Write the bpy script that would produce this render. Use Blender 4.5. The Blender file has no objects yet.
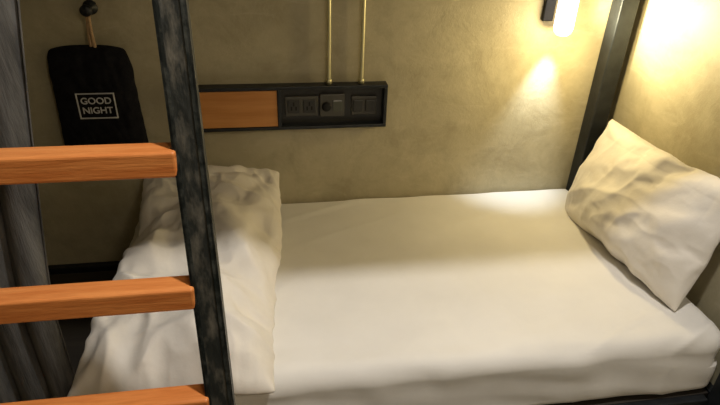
import bpy, bmesh, math, random
from mathutils import Vector, Matrix, noise
random.seed(4)
S=bpy.context.scene
S.view_settings.view_transform='Standard'
S.view_settings.look='None'
COL=bpy.context.collection

# ------------------------------------------------------------ helpers
def link(o,parent=None):
    COL.objects.link(o)
    if parent: o.parent=parent
    return o
def empty(name,loc=(0,0,0)):
    e=bpy.data.objects.new(name,None); e.empty_display_size=.05
    e.location=loc
    return link(e)
def mesh_obj(name,bm,mat=None,parent=None,smooth=False):
    bmesh.ops.recalc_face_normals(bm,faces=bm.faces)
    me=bpy.data.meshes.new(name); bm.to_mesh(me); bm.free()
    if smooth:
        for p in me.polygons: p.use_smooth=True
    o=bpy.data.objects.new(name,me)
    if mat: me.materials.append(mat)
    link(o)
    if parent:
        o.parent=parent; o.matrix_parent_inverse=Matrix.Translation(-parent.location)
    return o
def box(name,x0,x1,y0,y1,z0,z1,mat,parent=None,bev=0.0,seg=2):
    bm=bmesh.new(); bmesh.ops.create_cube(bm,size=1)
    for v in bm.verts:
        v.co=Vector(((x0+x1)/2+v.co.x*(x1-x0),(y0+y1)/2+v.co.y*(y1-y0),(z0+z1)/2+v.co.z*(z1-z0)))
    if bev: bmesh.ops.bevel(bm,geom=bm.edges[:],offset=bev,segments=seg,affect='EDGES',profile=.5)
    return mesh_obj(name,bm,mat,parent)
def lathe(name,prof,center,mat,parent=None,axis='Z',n=40):
    bm=bmesh.new(); rings=[]
    for r,h in prof:
        ring=[]
        for i in range(n):
            a=2*math.pi*i/n
            p=Vector((r*math.cos(a),r*math.sin(a),h))
            if axis=='Y': p=Vector((p.x,-p.z,p.y))
            if axis=='X': p=Vector((p.z,p.x,p.y))
            ring.append(bm.verts.new(p+Vector(center)))
        rings.append(ring)
    for a,b in zip(rings,rings[1:]):
        for i in range(n): bm.faces.new((a[i],a[(i+1)%n],b[(i+1)%n],b[i]))
    bm.faces.new(rings[0]); bm.faces.new(rings[-1])
    return mesh_obj(name,bm,mat,parent,True)
def tube(name,pts,r,mat,parent=None,res=4):
    cu=bpy.data.curves.new(name,'CURVE'); cu.dimensions='3D'; cu.bevel_depth=r; cu.bevel_resolution=res; cu.use_fill_caps=True
    sp=cu.splines.new('POLY'); sp.points.add(len(pts)-1)
    for p,q in zip(sp.points,pts): p.co=(*q,1)
    o=bpy.data.objects.new(name,cu); link(o)
    dg=bpy.context.evaluated_depsgraph_get()
    me=bpy.data.meshes.new_from_object(o.evaluated_get(dg)); bpy.data.objects.remove(o)
    for p in me.polygons: p.use_smooth=True
    me.materials.clear(); me.materials.append(mat)
    o=bpy.data.objects.new(name,me); link(o)
    if parent: o.parent=parent; o.matrix_parent_inverse=Matrix.Translation(-parent.location)
    return o

# ------------------------------------------------------------ materials
def mat(name,c1,c2=None,scale=5,rough=.6,metal=0,bump=0,bscale=30,detail=6,spec=.5,stretch=(1,1,1),lo=.35,hi=.65,sheen=0):
    m=bpy.data.materials.new(name); m.use_nodes=True; nt=m.node_tree; N=nt.nodes; L=nt.links
    b=N['Principled BSDF']; b.inputs['Roughness'].default_value=rough; b.inputs['Metallic'].default_value=metal
    b.inputs['Specular IOR Level'].default_value=spec
    if sheen: b.inputs['Sheen Weight'].default_value=sheen
    b.inputs['Base Color'].default_value=(*c1,1)
    tc=N.new('ShaderNodeTexCoord'); mp=N.new('ShaderNodeMapping'); mp.inputs['Scale'].default_value=stretch
    L.new(tc.outputs['Object'],mp.inputs['Vector'])
    if c2:
        n=N.new('ShaderNodeTexNoise'); n.inputs['Scale'].default_value=scale; n.inputs['Detail'].default_value=detail
        n.inputs['Roughness'].default_value=.62
        L.new(mp.outputs[0],n.inputs['Vector'])
        r=N.new('ShaderNodeValToRGB'); r.color_ramp.elements[0].position=lo; r.color_ramp.elements[1].position=hi
        r.color_ramp.elements[0].color=(*c1,1); r.color_ramp.elements[1].color=(*c2,1)
        L.new(n.outputs['Fac'],r.inputs[0]); L.new(r.outputs[0],b.inputs['Base Color'])
    if bump:
        n2=N.new('ShaderNodeTexNoise'); n2.inputs['Scale'].default_value=bscale; n2.inputs['Detail'].default_value=8
        L.new(mp.outputs[0],n2.inputs['Vector'])
        bp=N.new('ShaderNodeBump'); bp.inputs['Strength'].default_value=bump; bp.inputs['Distance'].default_value=.01
        L.new(n2.outputs['Fac'],bp.inputs['Height']); L.new(bp.outputs[0],b.inputs['Normal'])
    return m
def emis(name,c,s):
    m=bpy.data.materials.new(name); m.use_nodes=True; b=m.node_tree.nodes['Principled BSDF']
    b.inputs['Base Color'].default_value=(*c,1); b.inputs['Emission Color'].default_value=(*c,1); b.inputs['Emission Strength'].default_value=s
    return m
def concrete(name,a,b_,c_,d_=None):
    m=bpy.data.materials.new(name); m.use_nodes=True; nt=m.node_tree; N=nt.nodes; L=nt.links
    b=N['Principled BSDF']; tc=N.new('ShaderNodeTexCoord')
    def nz(sc,det,rg,dist=0,st=None):
        n=N.new('ShaderNodeTexNoise'); n.inputs['Scale'].default_value=sc; n.inputs['Detail'].default_value=det
        n.inputs['Roughness'].default_value=rg; n.inputs['Distortion'].default_value=dist
        if st:
            mp=N.new('ShaderNodeMapping'); mp.inputs['Scale'].default_value=st; mp.inputs['Rotation'].default_value=(0,.25,0)
            L.new(tc.outputs['Object'],mp.inputs['Vector']); L.new(mp.outputs[0],n.inputs['Vector'])
        else: L.new(tc.outputs['Object'],n.inputs['Vector'])
        return n
    n1=nz(2.0,6,.65,.6); n2=nz(6,8,.72,.4); n3=nz(60,6,.7); n4=nz(5,8,.7,1.2,(1,1,3))
    def ramp(src,p0,p1,c0,c1):
        r=N.new('ShaderNodeValToRGB'); r.color_ramp.elements[0].position=p0; r.color_ramp.elements[1].position=p1
        r.color_ramp.elements[0].color=(*c0,1); r.color_ramp.elements[1].color=(*c1,1); L.new(src.outputs['Fac'],r.inputs[0]); return r
    r=ramp(n1,.36,.64,a,b_)
    r2=ramp(n2,.45,.72,(0,0,0),(.75,.75,.75))
    mx=N.new('ShaderNodeMixRGB'); L.new(r2.outputs[0],mx.inputs[0]); L.new(r.outputs[0],mx.inputs[1]); mx.inputs[2].default_value=(*c_,1)
    r4=ramp(n4,.55,.70,(0,0,0),(.45,.45,.45))
    mx2=N.new('ShaderNodeMixRGB'); L.new(r4.outputs[0],mx2.inputs[0]); L.new(mx.outputs[0],mx2.inputs[1]); mx2.inputs[2].default_value=(*(d_ or b_),1)
    L.new(mx2.outputs[0],b.inputs['Base Color'])
    b.inputs['Roughness'].default_value=.5
    ad=N.new('ShaderNodeMath'); ad.operation='MULTIPLY_ADD'; L.new(n3.outputs['Fac'],ad.inputs[0]); ad.inputs[1].default_value=.3; L.new(n2.outputs['Fac'],ad.inputs[2])
    bp=N.new('ShaderNodeBump'); bp.inputs['Strength'].default_value=.26; bp.inputs['Distance'].default_value=.012
    L.new(ad.outputs[0],bp.inputs['Height']); L.new(bp.outputs[0],b.inputs['Normal'])
    return m
M_wall=concrete('concrete_plaster',(.39,.345,.225),(.50,.45,.305),(.295,.255,.16),(.56,.51,.36))
M_floor=concrete('floor_concrete',(.06,.055,.05),(.10,.09,.08),(.04,.037,.033))
M_ceil=concrete('ceiling_concrete',(.3,.28,.25),(.36,.33,.3),(.25,.23,.2))
M_sheet=mat('cotton_sheet',(.76,.74,.70),(.82,.80,.76),scale=3,rough=.85,bump=.22,bscale=11,spec=.2,sheen=.2)
M_pillow=mat('cotton_pillowcase',(.76,.71,.63),(.83,.79,.72),scale=6,rough=.85,bump=.3,bscale=18,spec=.2,sheen=.2)
M_steel=mat('worn_dark_steel',(.014,.017,.016),(.17,.155,.125),scale=34,rough=.5,metal=.1,bump=.25,bscale=90,stretch=(1,1,.35),lo=.46,hi=.76,detail=12)
M_steeledge=mat('dark_steel_edge',(.006,.010,.010),(.06,.065,.06),scale=40,rough=.45,metal=.2,bump=.15,bscale=80,lo=.45,hi=.7)
M_black=mat('black_steel',(.010,.012,.015),(.022,.026,.03),scale=12,rough=.42,metal=.2,bump=.1,bscale=60)
M_rung=mat('varnished_orange_wood',(.62,.19,.045),(.82,.31,.09),scale=6,rough=.38,bump=.12,bscale=30,stretch=(1,9,9))
M_woodp=mat('tan_wood_panel',(.50,.20,.05),(.62,.28,.08),scale=5,rough=.5,bump=.1,bscale=20,stretch=(.6,8,8))
M_bag=mat('black_felt_fabric',(.007,.007,.009),(.013,.013,.016),scale=40,rough=.95,bump=.4,bscale=120,spec=.15)
M_print=mat('white_print',(.62,.62,.62),rough=.8)
M_cord=mat('tan_cord',(.50,.33,.18),rough=.9,bump=.5,bscale=200)
M_brass=mat('brass_conduit',(.66,.62,.36),(.74,.70,.44),scale=15,rough=.38,metal=.6)
M_curtain=mat('grey_curtain_fabric',(.06,.06,.06),(.15,.15,.146),scale=7,rough=.95,bump=.3,bscale=60,stretch=(6,1,.6),spec=.1)
M_plate=mat('dark_plastic',(.022,.022,.02),(.03,.03,.028),rough=.4,scale=10)
M_greyp=mat('grey_plastic',(.065,.062,.053),rough=.45)
M_disp=mat('glossy_display',(.10,.105,.09),rough=.15)
M_hole=mat('socket_hole_black',(.004,.004,.004),rough=.8)
M_bunk=mat('dark_stained_plywood',(.02,.016,.012),(.035,.028,.02),scale=4,rough=.6,stretch=(.5,6,6))

# ------------------------------------------------------------ room
YW=1.89; XR=1.31
box('floor',-2.4,1.5,-1.9,2.1,-.1,0,M_floor)
box('ceiling',-2.4,1.5,-1.9,2.1,2.8,2.9,M_ceil)
box('wall_back',-2.4,XR+.1,YW,YW+.1,0,2.8,M_wall)
box('wall_right',XR,XR+.1,-1.9,YW,0,2.8,M_wall)
box('wall_left',-2.4,-2.3,-1.9,YW,0,2.8,M_wall)
box('wall_front',-2.3,XR,-1.9,-1.8,0,2.8,M_wall)

# ------------------------------------------------------------ bunk bed frame
bed=empty('bunk_bed_frame')
XL=-.50; XE=1.275; YF=.985; FL=-1.0; PX=1.208
def post(n,x,y,s=.055,z1=2.5): box(n,x,x+s,y,y+s,0,z1,M_black,bed,.004)
post('post_back_right',PX,1.824,.065)
post('post_back_left',FL,1.832)
post('post_front_left',FL,1.07)
post('post_front_right',1.25,.925,.045)
for nm,z0,z1 in(('lower',.215,.285),('upper',1.76,1.86)):
    box('rail_front_'+nm,FL,1.25,.96,.985,z0,z1,M_black,bed,.004)
    box('rail_back_'+nm,FL+.055,PX,1.855,1.885,z0,z1,M_black,bed,.004)
    box('rail_end_left_'+nm,FL,FL+.04,.985,1.07,z0,z1,M_black,bed,.003)
    box('rail_end_left_long_'+nm,FL+.01,FL+.045,1.125,1.832,z0,z1,M_black,bed,.003)
    box('rail_end_right_'+nm,1.275,1.305,.985,1.822,z0,z1,M_black,bed,.003)
box('slat_base_lower',FL+.05,1.27,.985,1.822,.255,.285,M_bunk,bed,.003)
box('slat_base_upper',FL+.05,1.27,.985,1.822,1.79,1.82,M_bunk,bed,.003)

# ------------------------------------------------------------ mattresses
def rbox(name,x0,x1,y0,y1,z0,z1,r,mat_,cuts=110,wr=1.0,seed=0):
    bm=bmesh.new(); bmesh.ops.create_cube(bm,size=2)
    bmesh.ops.subdivide_edges(bm,edges=bm.edges[:],cuts=cuts,use_grid_fill=True)
    H=Vector(((x1-x0)/2,(y1-y0)/2,(z1-z0)/2)); C=Vector(((x1+x0)/2,(y1+y0)/2,(z1+z0)/2))
    def remap(t,h):
        return h*(t*.55+.45*math.copysign(1-(1-abs(t))**2,t)) if h>.3 else h*t
    for v in bm.verts:
        p=Vector([remap(v.co[i],H[i]) for i in range(3)])
        rr=r if p.y<0 else r*(1-.6*min(1,p.y/H.y))
        if p.z<0: rr*=.6
        q=Vector([max(-(H[i]-rr),min(H[i]-rr,p[i])) for i in range(3)])
        d=p-q; n=d.normalized() if d.length>1e-6 else Vector((0,0,1))
        p=q+n*rr
        w=p+C+Vector((seed,0,0))
        ax=noise.noise(Vector((w.x*3,w.y*2.2,w.z*2)))*.005
        fe=max(0,1-abs(p.y+H.y-.03)/.16)
        ax+=fe*.006*noise.noise(Vector((w.x*3,w.y*15,w.z*15+w.x*2.5)))
        ax+=.005*noise.noise(Vector((w.x*5+w.y*3,w.y*10-w.x*4,w.z*7)))
        # tension creases running out from the left pillow and the front edge
        rg=1-abs(noise.noise(Vector((w.x*2+5,w.y*6-w.x*2.0,1.3))))*2
        near=max(0,1-max(0,w.x-.0)/.55)
        k=max(fe,near,.25)
        ax+=.010*k*(max(0,rg-.66)/.34)**1.5*max(0,noise.noise(Vector((w.x*2,w.y*2,8)))+.45)
        side=1-abs(n.z)
        ax+=side*.004*noise.noise(Vector((w.x*12+w.z*6,w.y*12,w.z*3)))
        c=p+C+n*ax*wr
        if c.x>PX-.004 and c.y>1.82: c.y=1.82
        c.y=min(c.y,YW-.003)
        v.co=c
    return mesh_obj(name,bm,mat_,None,True)
rbox('mattress',XL,XE-.003,YF+.0,1.883,.289,.513,.055,M_sheet)
rbox('mattress',-.94,1.25,.995,1.82,1.825,1.96,.04,M_sheet,cuts=20)

# ------------------------------------------------------------ pillows (cloth simulated)
def pillow_mesh(W,Ln,nu,nv,pressure,target,seed):
    bm=bmesh.new(); top={};bot={}
    for i in range(nu+1):
        for j in range(nv+1):
            u=-1+2*i/nu; v=-1+2*j/nv
            e=i in(0,nu) or j in(0,nv)
            w=.008*noise.noise(Vector((u*3+seed,v*4,0)))
            prof=((1-u*u)*(1-v*v))**.5*.03
            a=bm.verts.new((u*W/2,v*Ln/2,0 if e else .004+prof+w)); top[i,j]=a
            bot[i,j]=a if e else bm.verts.new((u*W/2,v*Ln/2,-.004-prof+w))
    for i in range(nu):
        for j in range(nv):
            bm.faces.new((top[i,j],top[i+1,j],top[i+1,j+1],top[i,j+1]))
            q=[bot[i,j],bot[i,j+1],bot[i+1,j+1],bot[i+1,j]]
            try: bm.faces.new(q)
            except ValueError: pass
    me=bpy.data.meshes.new('sim'); bm.to_mesh(me); bm.free()
    o=bpy.data.objects.new('sim',me); link(o)
    md=o.modifiers.new('c','CLOTH'); s=md.settings
    s.quality=8; s.mass=.3; s.tension_stiffness=60; s.compression_stiffness=60; s.shear_stiffness=30; s.bending_stiffness=.3
    s.air_damping=2.0
    s.use_pressure=True; s.uniform_pressure_force=pressure
    s.effector_weights.gravity=0
    md.point_cache.frame_start=1; md.point_cache.frame_end=60
    for f in range(1,45):
        S.frame_set(f)
        dg=bpy.context.evaluated_depsgraph_get(); ev=o.evaluated_get(dg)
        zs=[v.co.z for v in ev.data.vertices]; zr=max(zs)-min(zs)
        if zr>=target: break
    out=bpy.data.meshes.new_from_object(o.evaluated_get(dg))
    bpy.data.objects.remove(o); S.frame_set(1)
    return out
def ridge(p,sharp=2.0):
    n=abs(noise.noise(p))*2.2
    n=math.sqrt(n*n+.02)-.05
    return max(0,1-n)**sharp
def make_pillow(name,W,Ln,thick,place,pressure=1.0,seed=0,flat=.5,amp=.010,sag=.03):
    me=pillow_mesh(W*1.05,Ln*1.04,40,int(40*Ln/W),pressure,thick*2/(1+flat)*.95,seed)
    xs=[v.co.x for v in me.vertices]; ys=[v.co.y for v in me.vertices]; zs=[v.co.z for v in me.vertices]
    sx=W/(max(xs)-min(xs)); sy=Ln/(max(ys)-min(ys)); sz=thick/(max(zs)-min(zs))*2/(1+flat)
    for v in me.vertices: v.co=Vector((v.co.x*sx,v.co.y*sy,v.co.z*sz))
    t=bpy.data.objects.new('tmp',me); link(t)
    sb=t.modifiers.new('s','SUBSURF'); sb.levels=2
    dg=bpy.context.evaluated_depsgraph_get(); m2=bpy.data.meshes.new_from_object(t.evaluated_get(dg)); bpy.data.objects.remove(t)
    nrm=[v.normal.copy() for v in m2.vertices]
    for v,n in zip(m2.vertices,nrm):
        c=v.co; u=c.x/(W/2); w=c.y/(Ln/2)
        edge=min(1,max(0,(1-abs(u))*W/2,0)/.06)*min(1,max(0,(1-abs(w))*Ln/2)/.06)
        q=Vector((c.x,c.y,seed*3.1))
        warp=Vector((noise.noise(q*4),noise.noise(q*4+Vector((9,2,1))),0))*.06
        q=q+warp
        a1=Vector((q.x*8+q.y*3,q.y*2.4-q.x*1.5,seed)); a2=Vector((q.x*3.2-q.y*4.5,q.y*6+q.x*5,seed+4)); a3=q*15
        h=ridge(a1,1.6)*1.0+ridge(a2,1.8)*.8+ridge(a3,1.5)*.25
        se=1-edge
        h+=se*.5*ridge(Vector((c.x*20*(abs(w)>abs(u)) ,c.y*20*(abs(u)>=abs(w)),seed)),1.2)
        low=noise.noise(Vector((c.x*5,c.y*4,seed+2)))*sag
        top=1 if c.z>0 else .2
        taper=min(1,.12+.95*edge)
        c=c+n*(amp*(h-.55)*taper*top)+Vector((0,0,low*edge*top))
        if c.z<0: c.z*=flat
        v.co=c
    for v in m2.vertices: v.co=place(v.co.copy())
    for p in m2.polygons: p.use_smooth=True
    m2.name=name; m2.materials.clear(); m2.materials.append(M_pillow)
    o=bpy.data.objects.new(name,m2); link(o)
    return o
def placeL(c):
    a=math.radians(-3)
    x=c.x*math.cos(a)-c.y*math.sin(a); y=c.x*math.sin(a)+c.y*math.cos(a)
    X=-.232+x+.012*math.sin(y*7+1); Y=1.395+y
    Z=.572+c.z+.09*max(0,(y/.43))**2-.035*max(0,(-y/.43))**2
    return Vector((X,min(Y,YW-.004),max(Z,.516)))
make_pillow('pillow',.485,.90,.18,placeL,seed=1,amp=.021,sag=.045)
A=Vector((1.13,1.75,.525)); B=Vector((1.17,1.14,.525)); Cc=Vector((1.25,1.71,.82)); Dd=Vector((1.25,1.13,.89))
cen=(A+B+Cc+Dd)/4; uy=((A-B)+(Cc-Dd)).normalized(); ux=((Cc-A)+(Dd-B)); ux=(ux-uy*ux.dot(uy)).normalized(); uz=ux.cross(uy).normalized()
if uz.x>0: uz=-uz
def placeR(c):
    p=cen+ux*c.x+uy*c.y+uz*c.z
    return Vector((min(p.x,XR-.003),p.y,p.z))
make_pillow('pillow',.405,.65,.17,placeR,seed=7,flat=.5,amp=.008,sag=.025)

# ------------------------------------------------------------ ladder
lad=empty('bunk_ladder',(-.35,.7,0))
def lpt(z,x):
    k=(1.438-z)/(1.438-.752)
    return Vector((x+.019*k,.89-.16*k,z))
def channel(name,x,z0,z1,w=.046,d=.028,t=.006):
    a=lpt(z0,x); b=lpt(z1,x); ax=(b-a).normalized(); r=Vector((1,0,0)); f=ax.cross(r).normalized()
    if f.y>0: f=-f
    bm=bmesh.new(); bmesh.ops.create_cube(bm,size=1)
    for v in bm.verts:
        e=b if v.co.z>0 else a
        v.co=e+r*v.co.x*w+f*v.co.y*d
    bmesh.ops.bevel(bm,geom=bm.edges[:],offset=.003,segments=2,affect='EDGES')
    mesh_obj(name,bm,M_steel,lad)
    bm=bmesh.new()
    for s in(-1,1):
        g=bmesh.ops.create_cube(bm,size=1)['verts']
        for v in g:
            e=b if v.co.z>0 else a
            v.co=e+r*(s*(w/2-.0035)+v.co.x*.009)+f*(d/2+.0005+v.co.y*.005)
    mesh_obj(name+'_flanges',bm,M_steeledge,lad)
XRr=-.137; XLr=-.60
channel('rail_right',XRr,0.0,1.72)
channel('rail_left',XLr,0.0,1.72)
for i,z in enumerate((1.205,.978,.765,.55,.34,.13)):
    c=lpt(z,0); k=.019*(1.438-z)/.686
    box('rung_%d'%(i+1),XLr+k+.022,XRr+k-.019,c.y-.022,c.y+.022,z-.0225,z+.0225,M_rung,lad,.005,3)
for s,x in(('right',XRr),('left',XLr)):
    p=lpt(.0,x); box('foot_'+s,p.x-.03,p.x+.03,p.y-.03,p.y+.03,0,.012,M_black,lad,.003)
    p=lpt(1.72,x); box('hook_'+s,p.x-.015,p.x+.015,p.y-.01,.958,1.72,1.76,M_black,lad,.002)

# ------------------------------------------------------------ curtain
cur=empty('privacy_curtain',(-.7,1.02,1.7))
bm=bmesh.new(); nu,nv=150,60; g=[]
for j in range(nv+1):
    z=.33+(1.70-.33)*j/nv; row=[]
    right=-.485+.11*max(0,min(1,(z-.75)/.75))**1.2
    left=-.96
    for i in range(nu+1):
        t=i/nu
        x=left+(right-left)*t
        amp=.016+.006*math.sin(z*2+t*5)
        ph=t*2*math.pi*7.5+.5*math.sin(z*1.7+t*3)
        y=1.022+amp*math.sin(ph)+.006*noise.noise(Vector((t*12,z*2,0)))
        x+=.008*math.cos(ph)
        row.append(bm.verts.new((x,y,z)))
    g.append(row)
for j in range(nv):
    for i in range(nu): bm.faces.new((g[j][i],g[j][i+1],g[j+1][i+1],g[j+1][i]))
cl=mesh_obj('curtain_cloth',bm,M_curtain,cur,True)
sm=cl.modifiers.new('t','SOLIDIFY'); sm.thickness=.003
tube('curtain_rod',[(-.99,1.022,1.715),(1.24,1.022,1.715)],.009,M_black,cur)

# ------------------------------------------------------------ power panel shelf
pan=empty('power_outlet_panel',(.07,YW,.9))
px0,px1,pz0,pz1=-.27,.410,.826,.983; d=.045
y0=YW-d
box('frame_top',px0,px1,y0,YW,pz1-.012,pz1,M_black,pan,.002)
box('frame_bottom',px0,px1,y0,YW,pz0,pz0+.012,M_black,pan,.002)
box('frame_left',px0,px0+.012,y0,YW,pz0+.012,pz1-.012,M_black,pan,.002)
box('frame_right',px1-.012,px1,y0,YW,pz0+.012,pz1-.012,M_black,pan,.002)
box('frame_divider',.024,.036,y0,YW,pz0+.012,pz1-.012,M_black,pan,.002)
box('back_plate',px0+.012,px1-.012,YW-.012,YW,pz0+.012,pz1-.012,M_plate,pan)
box('wood_front',px0+.013,.023,y0+.003,YW-.02,pz0+.013,pz1-.014,M_woodp,pan,.002)
def plate(n,xa,xb,za,zb): return box(n,xa,xb,YW-.024,YW-.012,za,zb,M_greyp,pan,.003)
plate('socket_plate',.050,.165,.868,.940)
for k,xx in enumerate((.080,.135)):
    box('socket_face_%d'%k,xx-.021,xx+.021,YW-.027,YW-.024,.880,.928,M_plate,pan,.002)
    for m_,(dx,dz) in enumerate(((-.008,-.004),(.008,-.004),(0,.012))):
        box('socket_hole_%d_%d'%(k,m_),xx+dx-.0025,xx+dx+.0025,YW-.0276,YW-.0268,.902+dz-.007,.902+dz+.007,M_hole,pan)
plate('dimmer_plate',.172,.260,.863,.946)
lathe('dimmer_knob',[(.016,0),(.016,.012),(.012,.016),(.001,.016)],(.195,YW-.02,.902),M_hole,pan,'Y')
box('display',.218,.252,YW-.027,YW-.024,.884,.924,M_disp,pan,.002)
plate('switch_plate',.285,.375,.868,.936)
for k,xx in enumerate((.308,.352)):
    box('switch_rocker_%d'%k,xx-.018,xx+.018,YW-.030,YW-.024,.880,.924,M_plate,pan,.003)
con=empty('brass_conduit_pipes',(.27,YW-.02,1.3))
for n,x in(('left',.204),('right',.318)):
    tube('pipe_'+n,[(x,YW-.022,.984),(x,YW-.022,1.76)],.007,M_brass,con)
    lathe('coupling_'+n,[(.010,0),(.010,.014),(.007,.018)],(x,YW-.022,.984),M_brass,con)
    for z in(1.32,1.6):
        box('clip_%s_%d'%(n,int(z*100)),x-.014,x+.014,YW-.012,YW,z,z+.014,M_brass,con,.002)

# ------------------------------------------------------------ hanging bag
BX=-.556
bag=empty('hanging_blanket_bag',(BX,YW-.05,.95))
bm=bmesh.new(); nu,nv=60,60
def bagp(u,v,side):
    hw=.128+.010*max(0,-v)-.010*max(0,v)**3
    rnd=(1-abs(v)**8)**.5 if abs(v)<1 else 0
    w=hw*(0.90+.10*rnd)
    wr=.006*noise.noise(Vector((u*3,v*2.2+side,3)))+.006*noise.noise(Vector((u*7+v*2,v*3,side)))
    top=max(0,v)
    pl=.006*math.sin(u*16)*top**4
    f=(1-u**4)*(1-abs(v)**5)
    th=.034*f**.5
    x=BX+u*w+.004*noise.noise(Vector((u*2,v*4,7)))
    z=.945+v*.186-.008*(1-u*u)*(v<0)*v*v-.012*top*abs(u)**3
    y=YW-.042-side*(th+(wr+pl)*f)
    return (x,y,z)
T={};Bo={}
for i in range(nu+1):
    for j in range(nv+1):
        u=-1+2*i/nu;v=-1+2*j/nv
        T[i,j]=bm.verts.new(bagp(u,v,1))
        Bo[i,j]=T[i,j] if (i in(0,nu) or j in(0,nv)) else bm.verts.new(bagp(u,v,-1))
for i in range(nu):
    for j in range(nv):
        bm.faces.new((T[i,j],T[i+1,j],T[i+1,j+1],T[i,j+1]))
        try: bm.faces.new((Bo[i,j],Bo[i,j+1],Bo[i+1,j+1],Bo[i+1,j]))
        except ValueError: pass
mesh_obj('bag_body',bm,M_bag,bag,True)
yt=YW-.083
def text(s,x,z,size,name):
    cu=bpy.data.curves.new(name,'FONT'); cu.body=s; cu.size=size; cu.extrude=.0012; cu.align_x='CENTER'; cu.align_y='CENTER'; cu.offset=.0003
    o=bpy.data.objects.new(name,cu); link(o)
    dg=bpy.context.evaluated_depsgraph_get(); me=bpy.data.meshes.new_from_object(o.evaluated_get(dg)); bpy.data.objects.remove(o)
    me.transform(Matrix.Translation((x,yt,z))@Matrix.Rotation(math.pi/2,4,'X')); me.materials.clear(); me.materials.append(M_print)
    o=bpy.data.objects.new(name,me); link(o); o.parent=bag; o.matrix_parent_inverse=Matrix.Translation(-bag.location)
LC=-.550
text('GOOD',LC,.962,.030,'label_good'); text('NIGHT',LC,.930,.030,'label_night')
lx0,lx1,lz0,lz1=LC-.058,LC+.058,.903,.988; e=.003
box('label_border_top',lx0,lx1,yt-.001,yt+.004,lz1-e,lz1,M_print,bag); box('label_border_bottom',lx0,lx1,yt-.001,yt+.004,lz0,lz0+e,M_print,bag)
box('label_border_left',lx0,lx0+e,yt-.001,yt+.004,lz0+e,lz1-e,M_print,bag); box('label_border_right',lx1-e,lx1,yt-.001,yt+.004,lz0+e,lz1-e,M_print,bag)
tube('drawstring_left',[(-.534,YW-.045,1.225),(-.538,YW-.05,1.17),(-.541,YW-.046,1.112)],.005,M_cord,bag)
tube('drawstring_right',[(-.530,YW-.045,1.225),(-.529,YW-.055,1.17),(-.528,YW-.048,1.112)],.005,M_cord,bag)
hk=empty('wall_coat_hook',(-.535,YW,1.24))
lathe('hook_base',[(.022,0),(.022,.006),(.009,.01),(.009,.045),(.017,.05),(.017,.058),(.004,.062)],(-.532,YW,1.235),M_black,hk,'Y')

# ------------------------------------------------------------ wall lamp
lamp=empty('wall_reading_lamp',(1.013,YW,1.22))
lx,ly=1.005,1.815
M_glass=emis('frosted_glass_glowing',(1,.87,.72),2.8)
lathe('glass_shade',[(.004,1.154),(.018,1.157),(.028,1.166),(.033,1.182),(.033,1.285),(.028,1.29)],(lx,ly,0),M_glass,lamp)
lathe('socket_cap',[(.040,1.285),(.041,1.34),(.03,1.36),(.01,1.365)],(lx,ly,0),M_black,lamp)
box('wall_plate',lx-.050,lx-.010,YW-.014,YW,1.19,1.38,M_black,lamp,.004)
box('arm',lx-.045,lx-.02,ly+.01,YW-.012,1.305,1.33,M_black,lamp,.003)
def light(kind,name,loc,energy,color,size=.05,target=None,spot=None,blend=.6):
    l=bpy.data.lights.new(name,kind); l.energy=energy; l.color=color
    if kind=='AREA': l.size=size
    else: l.shadow_soft_size=size
    if spot: l.spot_size=math.radians(spot); l.spot_blend=blend
    o=bpy.data.objects.new(name,l); o.location=loc
    if target: o.rotation_euler=(Vector(target)-Vector(loc)).to_track_quat('-Z','Y').to_euler()
    link(o); return o
light('POINT','lamp_glow',(lx+.02,ly-.14,1.14),7,(1,.79,.40),.03)
light('SPOT','lamp_side_glow',(lx+.05,ly-.02,1.22),20,(1,.88,.54),.03,(XR,1.74,1.26),125,1)
light('SPOT','lamp_downlight',(lx+.01,ly+.01,1.15),15,(.78,.89,1),.015,(lx-.012,YW-.01,.85),52,1)

# ------------------------------------------------------------ ceiling lamp in the aisle, added room fill
cl_=empty('ceiling_lamp',(.45,.62,2.8))
lathe('lamp_housing',[(.11,2.74),(.12,2.75),(.12,2.8)],(.45,.62,0),M_black,cl_)
light('SPOT','aisle_light',(.45,.62,2.73),120,(1,.95,.89),.05,(.35,.75,.5),120,.5)
light('POINT','room_fill',(.7,-.8,2.4),32,(1,.86,.66),.25)  # warm fill added behind the camera, no fixture belongs to it

# ------------------------------------------------------------ world
w=bpy.data.worlds.new('w'); S.world=w; w.use_nodes=True
w.node_tree.nodes['Background'].inputs[0].default_value=(1,.92,.8,1); w.node_tree.nodes['Background'].inputs[1].default_value=.1

# ------------------------------------------------------------ camera
pt,yw,rl=.525824,.174097,.035292
H=Vector((math.sin(yw),math.cos(yw),0));R=Vector((math.cos(yw),-math.sin(yw),0));Z=Vector((0,0,1))
F=math.cos(pt)*H-math.sin(pt)*Z;U=math.sin(pt)*H+math.cos(pt)*Z
R2=math.cos(rl)*R+math.sin(rl)*U;U2=-math.sin(rl)*R+math.cos(rl)*U
cd=bpy.data.cameras.new('camera'); cam=bpy.data.objects.new('camera',cd); link(cam)
cd.sensor_width=36; cd.lens=36*556.1/720; cd.clip_start=.02
m=Matrix((R2,U2,-F)).transposed().to_4x4(); m.translation=(0,0,1.6); cam.matrix_world=m
S.camera=cam
